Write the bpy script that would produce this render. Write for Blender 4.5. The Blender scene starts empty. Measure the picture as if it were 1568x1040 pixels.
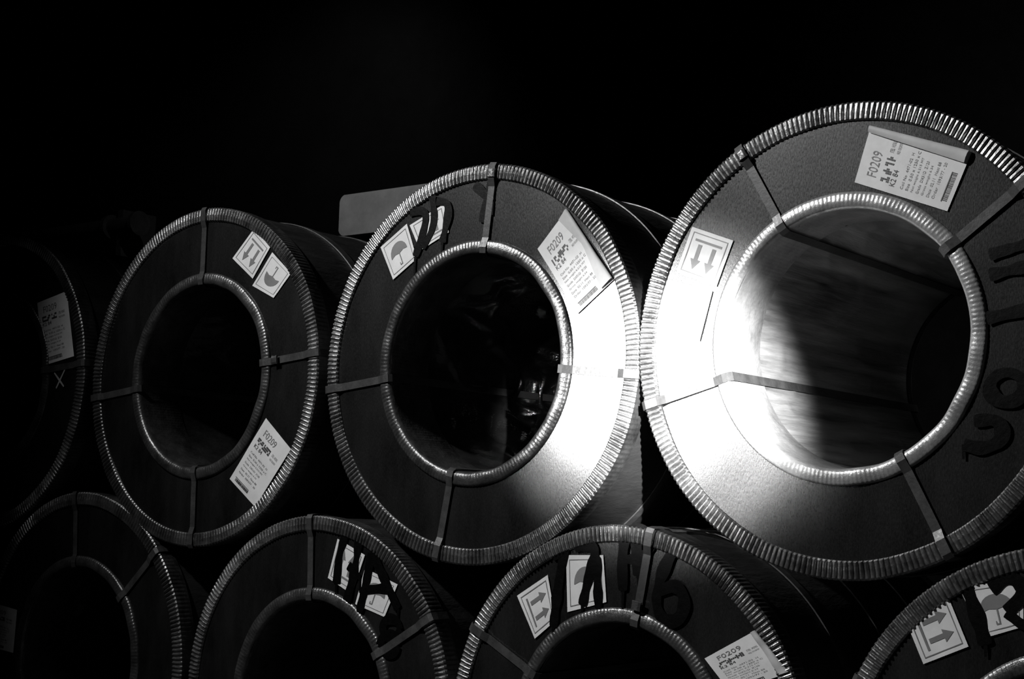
import bpy, math, random
from mathutils import Vector, Matrix, noise
random.seed(4)
sc=bpy.context.scene
try:
    sc.view_settings.view_transform='Standard'; sc.view_settings.look='None'
except Exception: pass

# ------------------------------------------------------------ materials
def newmat(name):
    m=bpy.data.materials.new(name); m.use_nodes=True
    nt=m.node_tree; b=nt.nodes['Principled BSDF']; return m,nt,b
def N(nt,t,**k):
    n=nt.nodes.new(t)
    for a,v in k.items():
        if a in n.inputs: n.inputs[a].default_value=v
        else: setattr(n,a,v)
    return n
def metal(name,c0,c1,metallic,r0,r1,bump=0.1,bscale=60,stretch=(1,1,1),nscale=6,dist=0.01,ior=1.5,spread=(.3,.72)):
    m,nt,b=newmat(name)
    tc=N(nt,'ShaderNodeTexCoord'); mp=N(nt,'ShaderNodeMapping'); mp.inputs['Scale'].default_value=stretch
    nt.links.new(tc.outputs['Object'],mp.inputs['Vector'])
    n1=N(nt,'ShaderNodeTexNoise',Scale=nscale,Detail=8.0,Roughness=0.65)
    nt.links.new(mp.outputs[0],n1.inputs['Vector'])
    n2=N(nt,'ShaderNodeTexNoise',Scale=bscale,Detail=4.0,Roughness=0.7)
    nt.links.new(mp.outputs[0],n2.inputs['Vector'])
    cr=N(nt,'ShaderNodeValToRGB'); cr.color_ramp.elements[0].position=spread[0]; cr.color_ramp.elements[1].position=spread[1]
    cr.color_ramp.elements[0].color=(c0,c0,c0,1); cr.color_ramp.elements[1].color=(c1,c1,c1,1)
    nt.links.new(n1.outputs['Fac'],cr.inputs[0])
    nt.links.new(cr.outputs[0],b.inputs['Base Color'])
    mr=N(nt,'ShaderNodeMapRange'); mr.inputs['From Min'].default_value=.3; mr.inputs['From Max'].default_value=.7
    mr.inputs['To Min'].default_value=r0; mr.inputs['To Max'].default_value=r1
    nt.links.new(n2.outputs['Fac'],mr.inputs[0]); nt.links.new(mr.outputs[0],b.inputs['Roughness'])
    b.inputs['Metallic'].default_value=metallic; b.inputs['IOR'].default_value=ior
    bp=N(nt,'ShaderNodeBump',Strength=bump,Distance=dist)
    nt.links.new(n2.outputs['Fac'],bp.inputs['Height']); nt.links.new(bp.outputs[0],b.inputs['Normal'])
    return m
M_face=metal('coil_end_sheet',.001,.012,0,.22,.33,bump=.08,bscale=190,stretch=(1,1,.35),nscale=4,ior=1.65)
M_body=metal('coil_wrap_sheet',.012,.035,.2,.3,.5,bump=.3,bscale=18,stretch=(1,.25,1),nscale=4,dist=.02,ior=1.6)
M_ring=metal('crimped_ring_steel',.07,.36,.9,.26,.42,bump=.2,bscale=60,nscale=9)
M_iring=metal('inner_ring_steel',.05,.20,.8,.26,.42,bump=.35,bscale=30,nscale=9)
M_iring_lit=metal('inner_ring_lit_steel',.20,.42,.4,.26,.42,bump=.3,bscale=30,nscale=9)  # paler copy of the inner ring steel, torch light painted into its colour
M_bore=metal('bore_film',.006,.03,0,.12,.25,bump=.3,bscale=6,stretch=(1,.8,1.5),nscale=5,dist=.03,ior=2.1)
M_bore_lit=metal('bore_lit_lining',.03,.30,.1,.3,.5,bump=.3,bscale=16,stretch=(1,.22,3.5),nscale=4,dist=.02,ior=1.45)  # lit copy of the bore lining, torch brightness put into the base colour
M_strap=metal('steel_strap',.02,.05,0,.35,.5,bump=.1,nscale=12)
M_paper=metal('label_paper',.55,.68,0,.6,.75,bump=.06,bscale=40,nscale=8)
M_paper2=metal('label_paper_back',.38,.48,0,.6,.75,bump=.06,bscale=30,nscale=8)
M_ink=metal('label_ink',.03,.06,0,.5,.6,bump=0)
M_grey=metal('label_grey_ink',.13,.18,0,.5,.6,bump=0)
M_paint=metal('black_paint_mark',.0003,.001,0,.4,.5,bump=.15,bscale=35,nscale=8,ior=1.2)
M_chalk=metal('chalk_mark',.3,.4,0,.7,.8,bump=0)
M_floor=metal('concrete_floor_mat',.02,.05,0,.7,.9,bump=.4,bscale=20,nscale=2)
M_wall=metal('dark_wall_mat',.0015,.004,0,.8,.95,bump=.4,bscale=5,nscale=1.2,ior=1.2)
M_beam=metal('dark_steel_mat',.03,.06,.3,.4,.6,bump=.2)
M_board=metal('board_mat',.3,.6,0,.6,.8,bump=.2,bscale=6,nscale=2)

def mesh(name,vs,fs,mat,parent=None,smooth=False,loc=(0,0,0)):
    me=bpy.data.meshes.new(name); me.from_pydata(vs,[],fs); me.update()
    if smooth:
        for p in me.polygons: p.use_smooth=True
    me.materials.append(mat)
    o=bpy.data.objects.new(name,me); sc.collection.objects.link(o); o.location=loc
    if parent: o.parent=parent
    return o
def empty(name,loc):
    o=bpy.data.objects.new(name,None); sc.collection.objects.link(o); o.location=loc; o.empty_display_size=.2; return o

# revolve about Y axis. prof: (r,y,ampr,ampy)
def revolve(name,prof,nc,spp,mat,parent,wave=None,wob=0,seed=0,smooth=False):
    W={6:[0,.8,1,.8,0,-.1],4:[0,1,1,0],1:[0]}[spp] if wave is None else wave
    n=nc*spp; vs=[];fs=[]; m=len(prof)
    for i in range(n):
        a=2*math.pi*i/n; w=W[i%spp]; k=i//spp
        am=1+.5*noise.noise(Vector((math.cos(a)*6,math.sin(a)*6,seed)))
        wb=wob*noise.noise(Vector((math.cos(a)*4,math.sin(a)*4,seed+9)))
        for (r,y,ar,ay) in prof:
            rr=r+ar*w*am+wb*.5; yy=y+ay*w*am+wb
            vs.append((rr*math.cos(a),yy,rr*math.sin(a)))
    for i in range(n):
        j=(i+1)%n
        for q in range(m-1):
            fs.append((i*m+q,i*m+q+1,j*m+q+1,j*m+q))
    return mesh(name,vs,fs,mat,parent,smooth)

def strap(parent,ang,R,ri,L,name,w=.040):
    a=math.radians(ang); er=Vector((math.cos(a),0,math.sin(a))); et=Vector((-math.sin(a),0,math.cos(a)))
    t=.003
    ro=R+.004; rn=ri-.008
    path=[(rn,.04),(rn,.0),(rn+.012,-.018),(rn+.04,-.022),(rn+.09,-.008),(ro-.12,-.008),(ro-.08,-.022),(ro-.02,-.024),(ro-.002,-.015),(ro+.002,.02),(ro+.002,.10),(ro-.012,.14),(ro-.012,L-.14),(ro+.002,L-.10),(ro,L+.015),(ro-.03,L+.026),(rn+.03,L+.026),(rn,L+.01),(rn,L*.5)]
    vs=[];fs=[];n=len(path)
    for i,(r,y) in enumerate(path):
        p0=path[i-1];p1=path[(i+1)%n]; tx,ty=p1[0]-p0[0],p1[1]-p0[1]; l=math.hypot(tx,ty) or 1; nx,ny=ty/l,-tx/l
        for (s,h) in ((-1,0),(1,0),(1,1),(-1,1)):
            P=er*(r+nx*t*h)+et*(s*w/2)+Vector((0,y+ny*t*h,0)); vs.append(tuple(P))
    for i in range(n):
        j=(i+1)%n
        for q in range(4):
            q2=(q+1)%4; fs.append((i*4+q,j*4+q,j*4+q2,i*4+q2))
    mesh(name,vs,fs,M_strap,parent)
def seal(parent,ang,r,name,w=.05,l=.04):
    a=math.radians(ang); er=Vector((math.cos(a),0,math.sin(a))); et=Vector((-math.sin(a),0,math.cos(a)))
    vs=[];sh=[(-w/2,-.022),(-w/2,-.030),(-w/2+.012,-.034),(w/2-.012,-.034),(w/2,-.030),(w/2,-.022)]
    for q in (-l/2,-l/6,l/6,l/2):
        k=.9 if abs(q)<l/3 else 1
        for (s,y) in sh: vs.append(tuple(er*(r+q)+et*s*k+Vector((0,y,0))))
    fs=[]
    for i in range(3):
        for j in range(6):
            j2=(j+1)%6; fs.append((i*6+j,i*6+j2,(i+1)*6+j2,(i+1)*6+j))
    fs.append(tuple(range(6))); fs.append(tuple(reversed(range(18,24))))
    mesh(name,vs,fs,M_iring,parent)

# ------------------------------------------------------------ labels
_tc={}
def text_geo(s):
    if s in _tc: return _tc[s]
    cu=bpy.data.curves.new('tmp','FONT'); cu.body=s; cu.resolution_u=2
    o=bpy.data.objects.new('tmp',cu); sc.collection.objects.link(o)
    dg=bpy.context.evaluated_depsgraph_get(); me=bpy.data.meshes.new_from_object(o.evaluated_get(dg))
    vs=[(v.co.x,v.co.y) for v in me.vertices]; fs=[tuple(p.vertices) for p in me.polygons]
    x0=min(v[0] for v in vs);x1=max(v[0] for v in vs);y0=min(v[1] for v in vs);y1=max(v[1] for v in vs)
    vs=[((x-x0)/(x1-x0),(y-y0)/(y1-y0)) for x,y in vs]
    bpy.data.objects.remove(o); bpy.data.meshes.remove(me)
    _tc[s]=(vs,fs); return _tc[s]
class Ink:
    def __init__(s): s.v=[];s.f=[]
    def poly(s,pts):
        b=len(s.v); s.v+=pts; s.f.append(tuple(range(b,b+len(pts))))
    def rect(s,u0,v0,u1,v1): s.poly([(u0,v0),(u1,v0),(u1,v1),(u0,v1)])
    def text(s,t,u0,v0,u1,v1):
        vs,fs=text_geo(t); b=len(s.v)
        s.v+=[(u0+(u1-u0)*x,v0+(v1-v0)*y) for x,y in vs]; s.f+=[tuple(b+i for i in f) for f in fs]
def bil(Q,u,v,seed):
    (ax,az),(bx,bz),(cx,cz),(dx,dz)=Q
    x=(1-u)*(v*ax+(1-v)*dx)+u*(v*bx+(1-v)*cx); z=(1-u)*(v*az+(1-v)*dz)+u*(v*bz+(1-v)*cz)
    wr=.0015*noise.noise(Vector((u*2.2,v*2.2,seed)))
    return x,wr,z
def label(parent,Q,kind,seed,flap=None):
    n=10; vs=[];fs=[]
    for j in range(n+1):
        for i in range(n+1):
            x,w,z=bil(Q,i/n,j/n,seed); vs.append((x,-.006+w,z))
    for j in range(n):
        for i in range(n):
            a=j*(n+1)+i; fs.append((a,a+1,a+n+2,a+n+1))
    mesh('label_'+kind,vs,fs,M_paper,parent,True)
    I=Ink(); G=Ink()
    if kind=='text':
        G.text('F0209',.18,.80,.62,.90)
        for r in range(3):
            for c in range(14):
                if random.random()<.6: I.rect(.12+c*.034,.66+r*.03,.12+c*.034+.03,.69+r*.03-.003)
        I.text('K2 84',.12,.73-.19+.05,.4,.645)
        for k,(s,l) in enumerate([('Coil No  4471-02  H',.74),('Size  0.50 x 1250 x C',.8),('Net weight 6.215 MT',.7),('Grade  DX51D  Z120',.66),('Gross weight 6.34',.6),('Date  02.11  Heat 88',.7),('Order  1093/77 - 20',.72)]):
            G.text(s,.12,.50-k*.055,.12+l*.85,.528-k*.055)
        I.rect(.12,.09,.12+.5,.10)
        u=.14
        while u<.62:
            w=random.choice((.006,.01,.016)); I.rect(u,.03+.015,u+w,.085); u+=w+random.choice((.006,.01))
        G.text('MADE  FOR EXPORT',.66,.64,.86,.67)
        G.text('STEEL  WORKS',.66,.70,.86,.74)
    elif kind=='arrows':
        def fr(a,t): G.rect(a,a,1-a,a+t);G.rect(a,1-a-t,1-a,1-a);G.rect(a,a,a+t,1-a);G.rect(1-a-t,a,1-a,1-a)
        fr(.08,.018)
        for c in (.33,.67):
            G.poly([(c-.12,.62),(c+.12,.62),(c,.84)]); G.rect(c-.045,.3,c+.045,.62)
        G.rect(.18,.2,.82,.25)
    elif kind=='umbrella':
        def fr(a,t): G.rect(a,a,1-a,a+t);G.rect(a,1-a-t,1-a,1-a);G.rect(a,a,a+t,1-a);G.rect(1-a-t,a,1-a,1-a)
        fr(.08,.014)
        pts=[(.5+.3*math.cos(t*math.pi/12),.48+.3*math.sin(t*math.pi/12)) for t in range(13)]
        G.poly([(.8,.46)]+pts+[(.2,.46),(.35,.5),(.5,.47),(.65,.5)])
        G.rect(.485,.2,.515,.5); G.rect(.42,.17,.515,.2); G.rect(.42,.17,.44,.25)
    for K,m,nm in ((I,M_ink,'_print'),(G,M_grey,'_fine_print')):
        if not K.v: continue
        V=[]
        for (u,v) in K.v:
            x,w,z=bil(Q,u,v,seed); V.append((x,-.0072+w,z))
        mesh('label_'+kind+nm,V,K.f,m,parent)
    if flap:
        prof=[(1.0,-.007),(1.010,-.011),(1.006,-.018),(.96,-.022),(.88,-.020),(flap,-.013)]
        vs=[];fs=[];m=len(prof);nn=16
        for j in range(nn+1):
            v=.02+.98*j/nn
            taper=1-.45*v if flap>.78 else .45+abs(v-.55)*1.2
            for (u,y) in prof:
                uu=1-(1-u)*taper if u<1 else u
                x,w,z=bil(Q,uu,v,seed)
                yy=y+.008*noise.noise(Vector((v*4,uu*3,seed+3)))
                vs.append((x,min(yy,-.008),z))
        for j in range(nn):
            for i in range(m-1):
                a=j*m+i; fs.append((a,a+1,a+m+1,a+m))
        mesh('label_'+kind+'_loose_flap',vs,fs,M_paper2,parent,True)

def mark(parent,strokes,w=.045,mat=None,y=-.0092,name='painted_mark'):
    vs=[];fs=[]
    for si,st in enumerate(strokes):
        pts=[Vector((a,b)) for a,b in st]
        for _ in range(3):
            q=[pts[0]]
            for a,b in zip(pts,pts[1:]): q+= [a*.75+b*.25,a*.25+b*.75]
            q.append(pts[-1]); pts=q
        base=len(vs); n=len(pts)
        for i,p in enumerate(pts):
            d=(pts[min(i+1,n-1)]-pts[max(i-1,0)]); d.normalize(); nn=Vector((-d.y,d.x))
            ww=w/2*(1+.5*noise.noise(Vector((p.x*14,p.y*14,si))))
            if i in(0,n-1): ww*=.45
            elif i in (1,n-2): ww*=.85
            a=p+nn*ww;b=p-nn*ww
            yy=y-.0002*si
            vs.append((a.x,yy,a.y)); vs.append((p.x,yy-.0002,p.y)); vs.append((b.x,yy,b.y))
        for i in range(n-1):
            a=base+i*3; fs+= [(a,a+1,a+4,a+3),(a+1,a+2,a+5,a+4)]
        if mat is None and si%2==0:
            e=pts[-1]; b=len(vs); L=random.uniform(.04,.10)
            vs+=[(e.x-.008,y,e.y),(e.x+.008,y,e.y),(e.x+.005,y,e.y-L),(e.x-.005,y,e.y-L)]; fs.append((b,b+1,b+2,b+3))
    mesh(name,vs,fs,mat or M_paint,parent,True)

def circ(cx,cz,rx,rz,a0=0,a1=360,n=10):
    return [(cx+rx*math.cos(math.radians(a0+(a1-a0)*i/n)),cz+rz*math.sin(math.radians(a0+(a1-a0)*i/n))) for i in range(n+1)]

# ------------------------------------------------------------ coil
L=2.0
def coil(x,z,y,R,ri,straps,labels=(),marks=(),seed=0,wr=.008,chalk=None,seals=(),mw=.05,bore=None,ir=None):
    e=empty('steel_coil',(x,y,z))
    rb=ri-.068
    def disc(nm,y0):
        vs=[];fs=[];n=180;rr=[rb+.004,ri-.02,ri+.05,ri+.15,R-.15,R-.05,R-.02]
        for i in range(n):
            a=2*math.pi*i/n
            for r in rr:
                w=.003*noise.noise(Vector((r*math.cos(a)*3,r*math.sin(a)*3,seed)))
                vs.append((r*math.cos(a),y0+w,r*math.sin(a)))
        m=len(rr)
        for i in range(n):
            j=(i+1)%n
            for q in range(m-1): fs.append((i*m+q,j*m+q,j*m+q+1,i*m+q+1))
        mesh(nm,vs,fs,M_face,e,True)
    disc('end_cover_front',0); disc('end_cover_back',L)
    revolve('outer_edge_ring',[(R-.014,.10,0,0),(R-.005,.095,0,0),(R-.003,.07,.001,0),(R-.002,.02,.002,0),(R-.003,-.004,.002,-.003),(R-.010,-.010,0,-.006),(R-.045,-.011,0,-.0085),(R-.075,-.010,0,-.007),(R-.082,-.004,0,-.002),(R-.082,.004,0,0)],256,6,M_ring,e,wob=.004,seed=seed)
    revolve('outer_edge_ring_back',[(R-.014,L-.10,0,0),(R-.004,L-.09,.001,0),(R-.003,L-.01,.003,0),(R-.014,L+.008,0,.005),(R-.075,L+.010,0,.006),(R-.082,L-.004,0,0)],256,4,M_ring,e,seed=seed)
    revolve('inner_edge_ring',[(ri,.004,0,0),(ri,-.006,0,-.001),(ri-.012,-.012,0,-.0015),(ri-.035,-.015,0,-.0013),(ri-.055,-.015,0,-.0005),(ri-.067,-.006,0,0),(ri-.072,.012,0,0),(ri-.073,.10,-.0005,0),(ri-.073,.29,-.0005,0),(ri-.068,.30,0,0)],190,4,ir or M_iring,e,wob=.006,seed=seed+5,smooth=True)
    revolve('inner_edge_ring_back',[(ri,L-.004,0,0),(ri-.012,L+.013,0,.002),(ri-.055,L+.016,0,0),(ri-.072,L-.012,0,0),(ri-.073,L-.06,0,0),(ri-.069,L-.07,0,0)],150,1,M_bore,e,seed=seed)
    vs=[];fs=[];n=144;m=24
    for i in range(n):
        a=2*math.pi*i/n
        for j in range(m+1):
            yy=L*j/m
            r=R-.016+.004*noise.noise(Vector((math.cos(a)*3,math.sin(a)*3,yy*1.5+seed)))
            vs.append((r*math.cos(a),yy,r*math.sin(a)))
    for i in range(n):
        k=(i+1)%n
        for j in range(m): fs.append((i*(m+1)+j,i*(m+1)+j+1,k*(m+1)+j+1,k*(m+1)+j))
    mesh('outer_wrap',vs,fs,M_body,e,True)
    vs=[];fs=[];n=200;m=90
    for i in range(n):
        a=2*math.pi*i/n
        for j in range(m+1):
            yy=L*j/m
            P=Vector((math.cos(a)*1.5,math.sin(a)*1.5,yy*1.3+seed*3))
            k=min(1,max(0,(yy-.28)/.12))*min(1,max(0,(L-.08-yy)/.15))
            rid=1-abs(noise.noise(P*2.2))*6
            r=rb-k*wr*(max(0,rid)*1.2+.5*noise.noise(P*2)+.3)
            vs.append((r*math.cos(a),yy,r*math.sin(a)))
    for i in range(n):
        kk=(i+1)%n
        for j in range(m): fs.append((i*(m+1)+j,kk*(m+1)+j,kk*(m+1)+j+1,i*(m+1)+j+1))
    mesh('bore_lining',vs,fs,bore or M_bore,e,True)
    for h,yy in enumerate((.5,1.0,1.5)):
        revolve('hoop_band_%d'%(h+1),[(R-.013,yy-.03,0,0),(R-.007,yy-.029,0,0),(R-.007,yy+.029,0,0),(R-.013,yy+.03,0,0)],144,1,M_strap,e)
    for i,a in enumerate(straps): strap(e,a,R,rb-.003,L,'eye_strap_%d'%(i+1))
    for i,(a,r) in enumerate(seals): seal(e,a,r,'strap_seal_%d'%(i+1))
    for i,(k,Q,fl) in enumerate(labels): label(e,Q,k,seed*7+i,fl)
    if marks: mark(e,marks,mw)
    if chalk: mark(e,chalk,.012,M_chalk,-.009,'chalk_cross')
    return e
coil(-6.017,-.002,-.023,.975,.60,[95,5,185,-85],[('text',[(.42,.49),(.73,.55),(.85,.13),(.54,.08)],None)],seed=1,chalk=[[(.66,.03),(.77,-.06)],[(.77,.05),(.69,-.07)]])
coil(-4.003,-.021,-.001,.985,.60,[91,6,187,-88],[('arrows',[(.24,.67),(.42,.54),(.55,.71),(.41,.83)],None),('umbrella',[(.42,.50),(.60,.42),(.73,.55),(.57,.68)],None),
   ('text',[(.59,-.25),(.80,-.42),(.54,-.74),(.32,-.59)],None)],seed=2,seals=[(6,.66)])
coil(-1.975,-.002,.019,1.0,.615,[84,-5,187,-100],[('umbrella',[(-.65,.63),(-.47,.74),(-.39,.55),(-.55,.45)],None),('arrows',[(-.45,.73),(-.22,.82),(-.18,.67),(-.37,.59)],None),
   ('text',[(.39,.54),(.56,.72),(.84,.36),(.64,.21)],.72)],
   [[(-.45,.80),(-.33,.80),(-.35,.68),(-.40,.56)],[(-.30,.87),(-.27,.72),(-.35,.60)],[(-.27,.84),(-.17,.82),(-.22,.62)],[(.10,.95),(.07,.84),(.04,.70)],[(-.02,.90),(.10,.80)]],seed=3,wr=.016,seals=[(84,.95)],mw=.045)
coil(.022,.039,.004,.997,.613,[120,37,196,-62],[('text',[(.05,.65),(.12,.88),(.55,.72),(.45,.49)],.80),('arrows',[(-.60,.25),(-.81,.33),(-.73,.53),(-.52,.45)],None),('umbrella',[(-.68,.01),(-.91,.09),(-.85,.30),(-.62,.23)],None)],
   [[(.62,.30),(.80,.34)],[(.62,.22),(.80,.25)],[(.61,.05),(.78,.08)],circ(.69,-.22,.07,.06),[(.56,-.35),(.66,-.34),(.68,-.42),(.60,-.46),(.52,-.44)]],seed=4,wr=.005,seals=[(120,.95)],bore=M_bore_lit,ir=M_iring_lit)
coil(-4.998,-1.714,.002,1.0,.61,[43,95,223,275],[('text',[(-.93,.27),(-.62,.24),(-.63,-.03),(-.92,-.01)],None)],seed=5)
coil(-2.985,-1.761,.014,.97,.59,[93,31,-87,-150],[('arrows',[(.151,.853),(.353,.778),(.273,.572),(.093,.646)],None),('umbrella',[(.357,.711),(.588,.642),(.508,.473),(.299,.524)],None)],
   [[(.22,.90),(.17,.78),(.16,.62)],[(.31,.89),(.29,.70),(.23,.50)],[(.24,.72),(.33,.66)],[(.40,.79),(.37,.62),(.33,.48)],[(.40,.80),(.50,.66),(.60,.52)],[(.36,.60),(.52,.62)],circ(.56,.42,.06,.05),circ(.55,.34,.06,.05)],seed=6,mw=.05)
coil(-1.036,-1.714,-.011,.946,.575,[80,153,-10,-100],[('arrows',[(-.403,.698),(-.349,.492),(-.466,.399),(-.579,.59)],None),('umbrella',[(-.301,.794),(-.094,.804),(-.069,.595),(-.284,.535)],None),('text',[(.445,.391),(.688,.529),(.849,.37),(.575,.262)],.85)],
   [[(-.30,.87),(-.34,.65),(-.36,.46)],[(-.38,.78),(-.30,.84)],[(-.25,.83),(-.12,.85),(-.17,.70),(-.20,.57)],[(-.13,.80),(-.11,.56)],[(.03,.93),(.01,.80),(.02,.65)],[(.03,.92),(.13,.93),(.17,.86),(.12,.80),(.03,.79)],[(.08,.90),(.1,.72)],[(.30,.88),(.22,.74),(.19,.62),(.23,.53),(.32,.54),(.35,.63),(.30,.70),(.21,.66)]],seed=7,seals=[(80,.6)],mw=.052)
coil(.992,-1.753,-.004,.985,.60,[65,155,245,335],[('arrows',[(-.516,.779),(-.427,.579),(-.607,.496),(-.694,.688)],None),('umbrella',[(-.464,.799),(-.217,.851),(-.217,.67),(-.374,.613)],None)],
   [[(-.46,.86),(-.40,.72),(-.36,.59)],[(-.34,.80),(-.26,.86),(-.20,.80),(-.28,.72)],[(-.28,.72),(-.2,.66),(-.12,.72)],[(-.05,.85),(-.08,.62)]],seed=8,mw=.05)
coil(2.04,-.0,0,.985,.60,[100,10,190,280],[('text',[(.39,.54),(.56,.72),(.84,.36),(.64,.21)],.8)],seed=9)
coil(-8.03,0,0,.985,.60,[80,-10,170,260],[('text',[(.39,.54),(.56,.72),(.84,.36),(.64,.21)],None)],seed=10)
coil(-7.02,-1.733,0,.985,.60,[60,-30,150,240],seed=11)
coil(3.0,-1.753,0,.985,.60,[60,-30,150,240],seed=12)

# ------------------------------------------------------------ shell
def box(name,x0,x1,y0,y1,z0,z1,mat,parent=None):
    vs=[(x,y,z) for x in(x0,x1) for y in (y0,y1) for z in (z0,z1)]
    fs=[(0,1,3,2),(4,6,7,5),(0,4,5,1),(2,3,7,6),(0,2,6,4),(1,5,7,3)]
    return mesh(name,vs,fs,mat,parent)
FZ=-2.752
box('floor',-18,8,-9,6,FZ-.2,FZ,M_floor)
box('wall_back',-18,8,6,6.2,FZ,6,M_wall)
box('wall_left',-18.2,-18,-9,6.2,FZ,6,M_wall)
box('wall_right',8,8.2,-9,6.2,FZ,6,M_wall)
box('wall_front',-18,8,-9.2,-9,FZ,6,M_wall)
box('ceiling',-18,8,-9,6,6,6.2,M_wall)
for i,x in enumerate((-14,-9,-4,1)):
    e=empty('ceiling_beam',(x,0,5.6))
    box('web',-.03,.03,-9,6,-.25,.35,M_beam,e); box('flange_lower',-.18,.18,-9,6,-.3,-.25,M_beam,e); box('flange_upper',-.18,.18,-9,6,.35,.4,M_beam,e)
def board(x,z,w,h,tilt=0):
    e=empty('pale_wall_panel',(x,5.9,z)); e.rotation_euler=(0,tilt,0)  # plain pale panel for an unidentified grey patch at the back wall
    n=24;vs=[];c=.09
    for k in range(n):
        a=2*math.pi*k/n; cx=(w/2-c)*(1 if math.cos(a)>0 else -1); cz=(h/2-c)*(1 if math.sin(a)>0 else -1)
        vs.append((cx+c*math.cos(a),-.04,cz+c*math.sin(a)))
    vs+= [(a,.08,b) for a,_,b in vs]
    fs=[tuple(range(n))]+[(k,n+k,n+(k+1)%n,(k+1)%n) for k in range(n)]
    mesh('panel',vs,fs,M_board,e)
board(-8.02,2.38,1.5,.46)
board(-.7,2.6,.6,.6)
e=empty('wall_pipe',(0,5.5,2.5))
def cylx(name,x0,x1,r,mat):
    n=24;vs=[];fs=[]
    for x in(x0,x1):
        for k in range(n): a=2*math.pi*k/n; vs.append((x,r*math.cos(a),r*math.sin(a)))
    for k in range(n): fs.append((k,(k+1)%n,n+(k+1)%n,n+k))
    fs+= [tuple(range(n)),tuple(range(n,2*n))]
    return mesh(name,vs,fs,mat,e)
cylx('tube',-17.9,-11.8,.10,M_beam); cylx('flange_1',-12.35,-12.29,.15,M_beam); cylx('flange_2',-11.82,-11.76,.15,M_beam)
box('bracket',-12.2,-12.1,0,.5,-.4,.2,M_beam,e)

# ------------------------------------------------------------ camera
cx,d,cz,yaw,pit,rol,f=2.7248,5.6746,-0.6878,0.6636,0.1089,0.0352,3442.8
F=Vector((-math.sin(yaw)*math.cos(pit),math.cos(yaw)*math.cos(pit),math.sin(pit)))
R0=F.cross(Vector((0,0,1))).normalized(); U0=R0.cross(F)
R1=R0*math.cos(rol)+U0*math.sin(rol); U1=-R0*math.sin(rol)+U0*math.cos(rol)
cam=bpy.data.cameras.new('camera'); cam.sensor_width=36; cam.lens=f/2365*36; cam.clip_end=100
co=bpy.data.objects.new('camera',cam); sc.collection.objects.link(co)
M=Matrix((R1,U1,-F)).transposed().to_4x4(); M.translation=Vector((cx,-d,cz)); co.matrix_world=M
sc.camera=co

# ------------------------------------------------------------ lights
def spot(name,loc,aim,size,blend,energy,rad):
    l=bpy.data.lights.new(name,'SPOT'); l.energy=energy; l.spot_size=math.radians(size); l.spot_blend=blend; l.shadow_soft_size=rad
    o=bpy.data.objects.new(name,l); sc.collection.objects.link(o); o.location=loc
    o.rotation_euler=(Vector(aim)-Vector(loc)).to_track_quat('-Z','Y').to_euler(); return o
spot('torch_beam',(2.6,-3.6,.5),(-.76,.1,-.20),14.5,1,15000,.04)
spot('work_lamp',(-5.4,-6.7,.7),(-.93,0,-.14),11.5,1,6500,.15)
spot('added_fill_spot',(-5.0,-5.0,4.5),(2.0,0,-.5),103,1,2750,.12)  # added fill to brighten the labels, no such source seen
spot('added_wall_spot',(-7.6,3.4,5.2),(-9.0,5.9,2.4),95,1,150,.08)  # added spot to brighten the pale wall panel, no known fixture
spot('added_rear_spot',(1.8,4.9,.9),(-4.6,0.6,-.2),40,1,55,.08)  # added behind the stack to put glints on the bore linings
w=bpy.data.worlds.new('World'); sc.world=w; w.use_nodes=True
w.node_tree.nodes['Background'].inputs[0].default_value=(.5,.5,.5,1); w.node_tree.nodes['Background'].inputs[1].default_value=.001
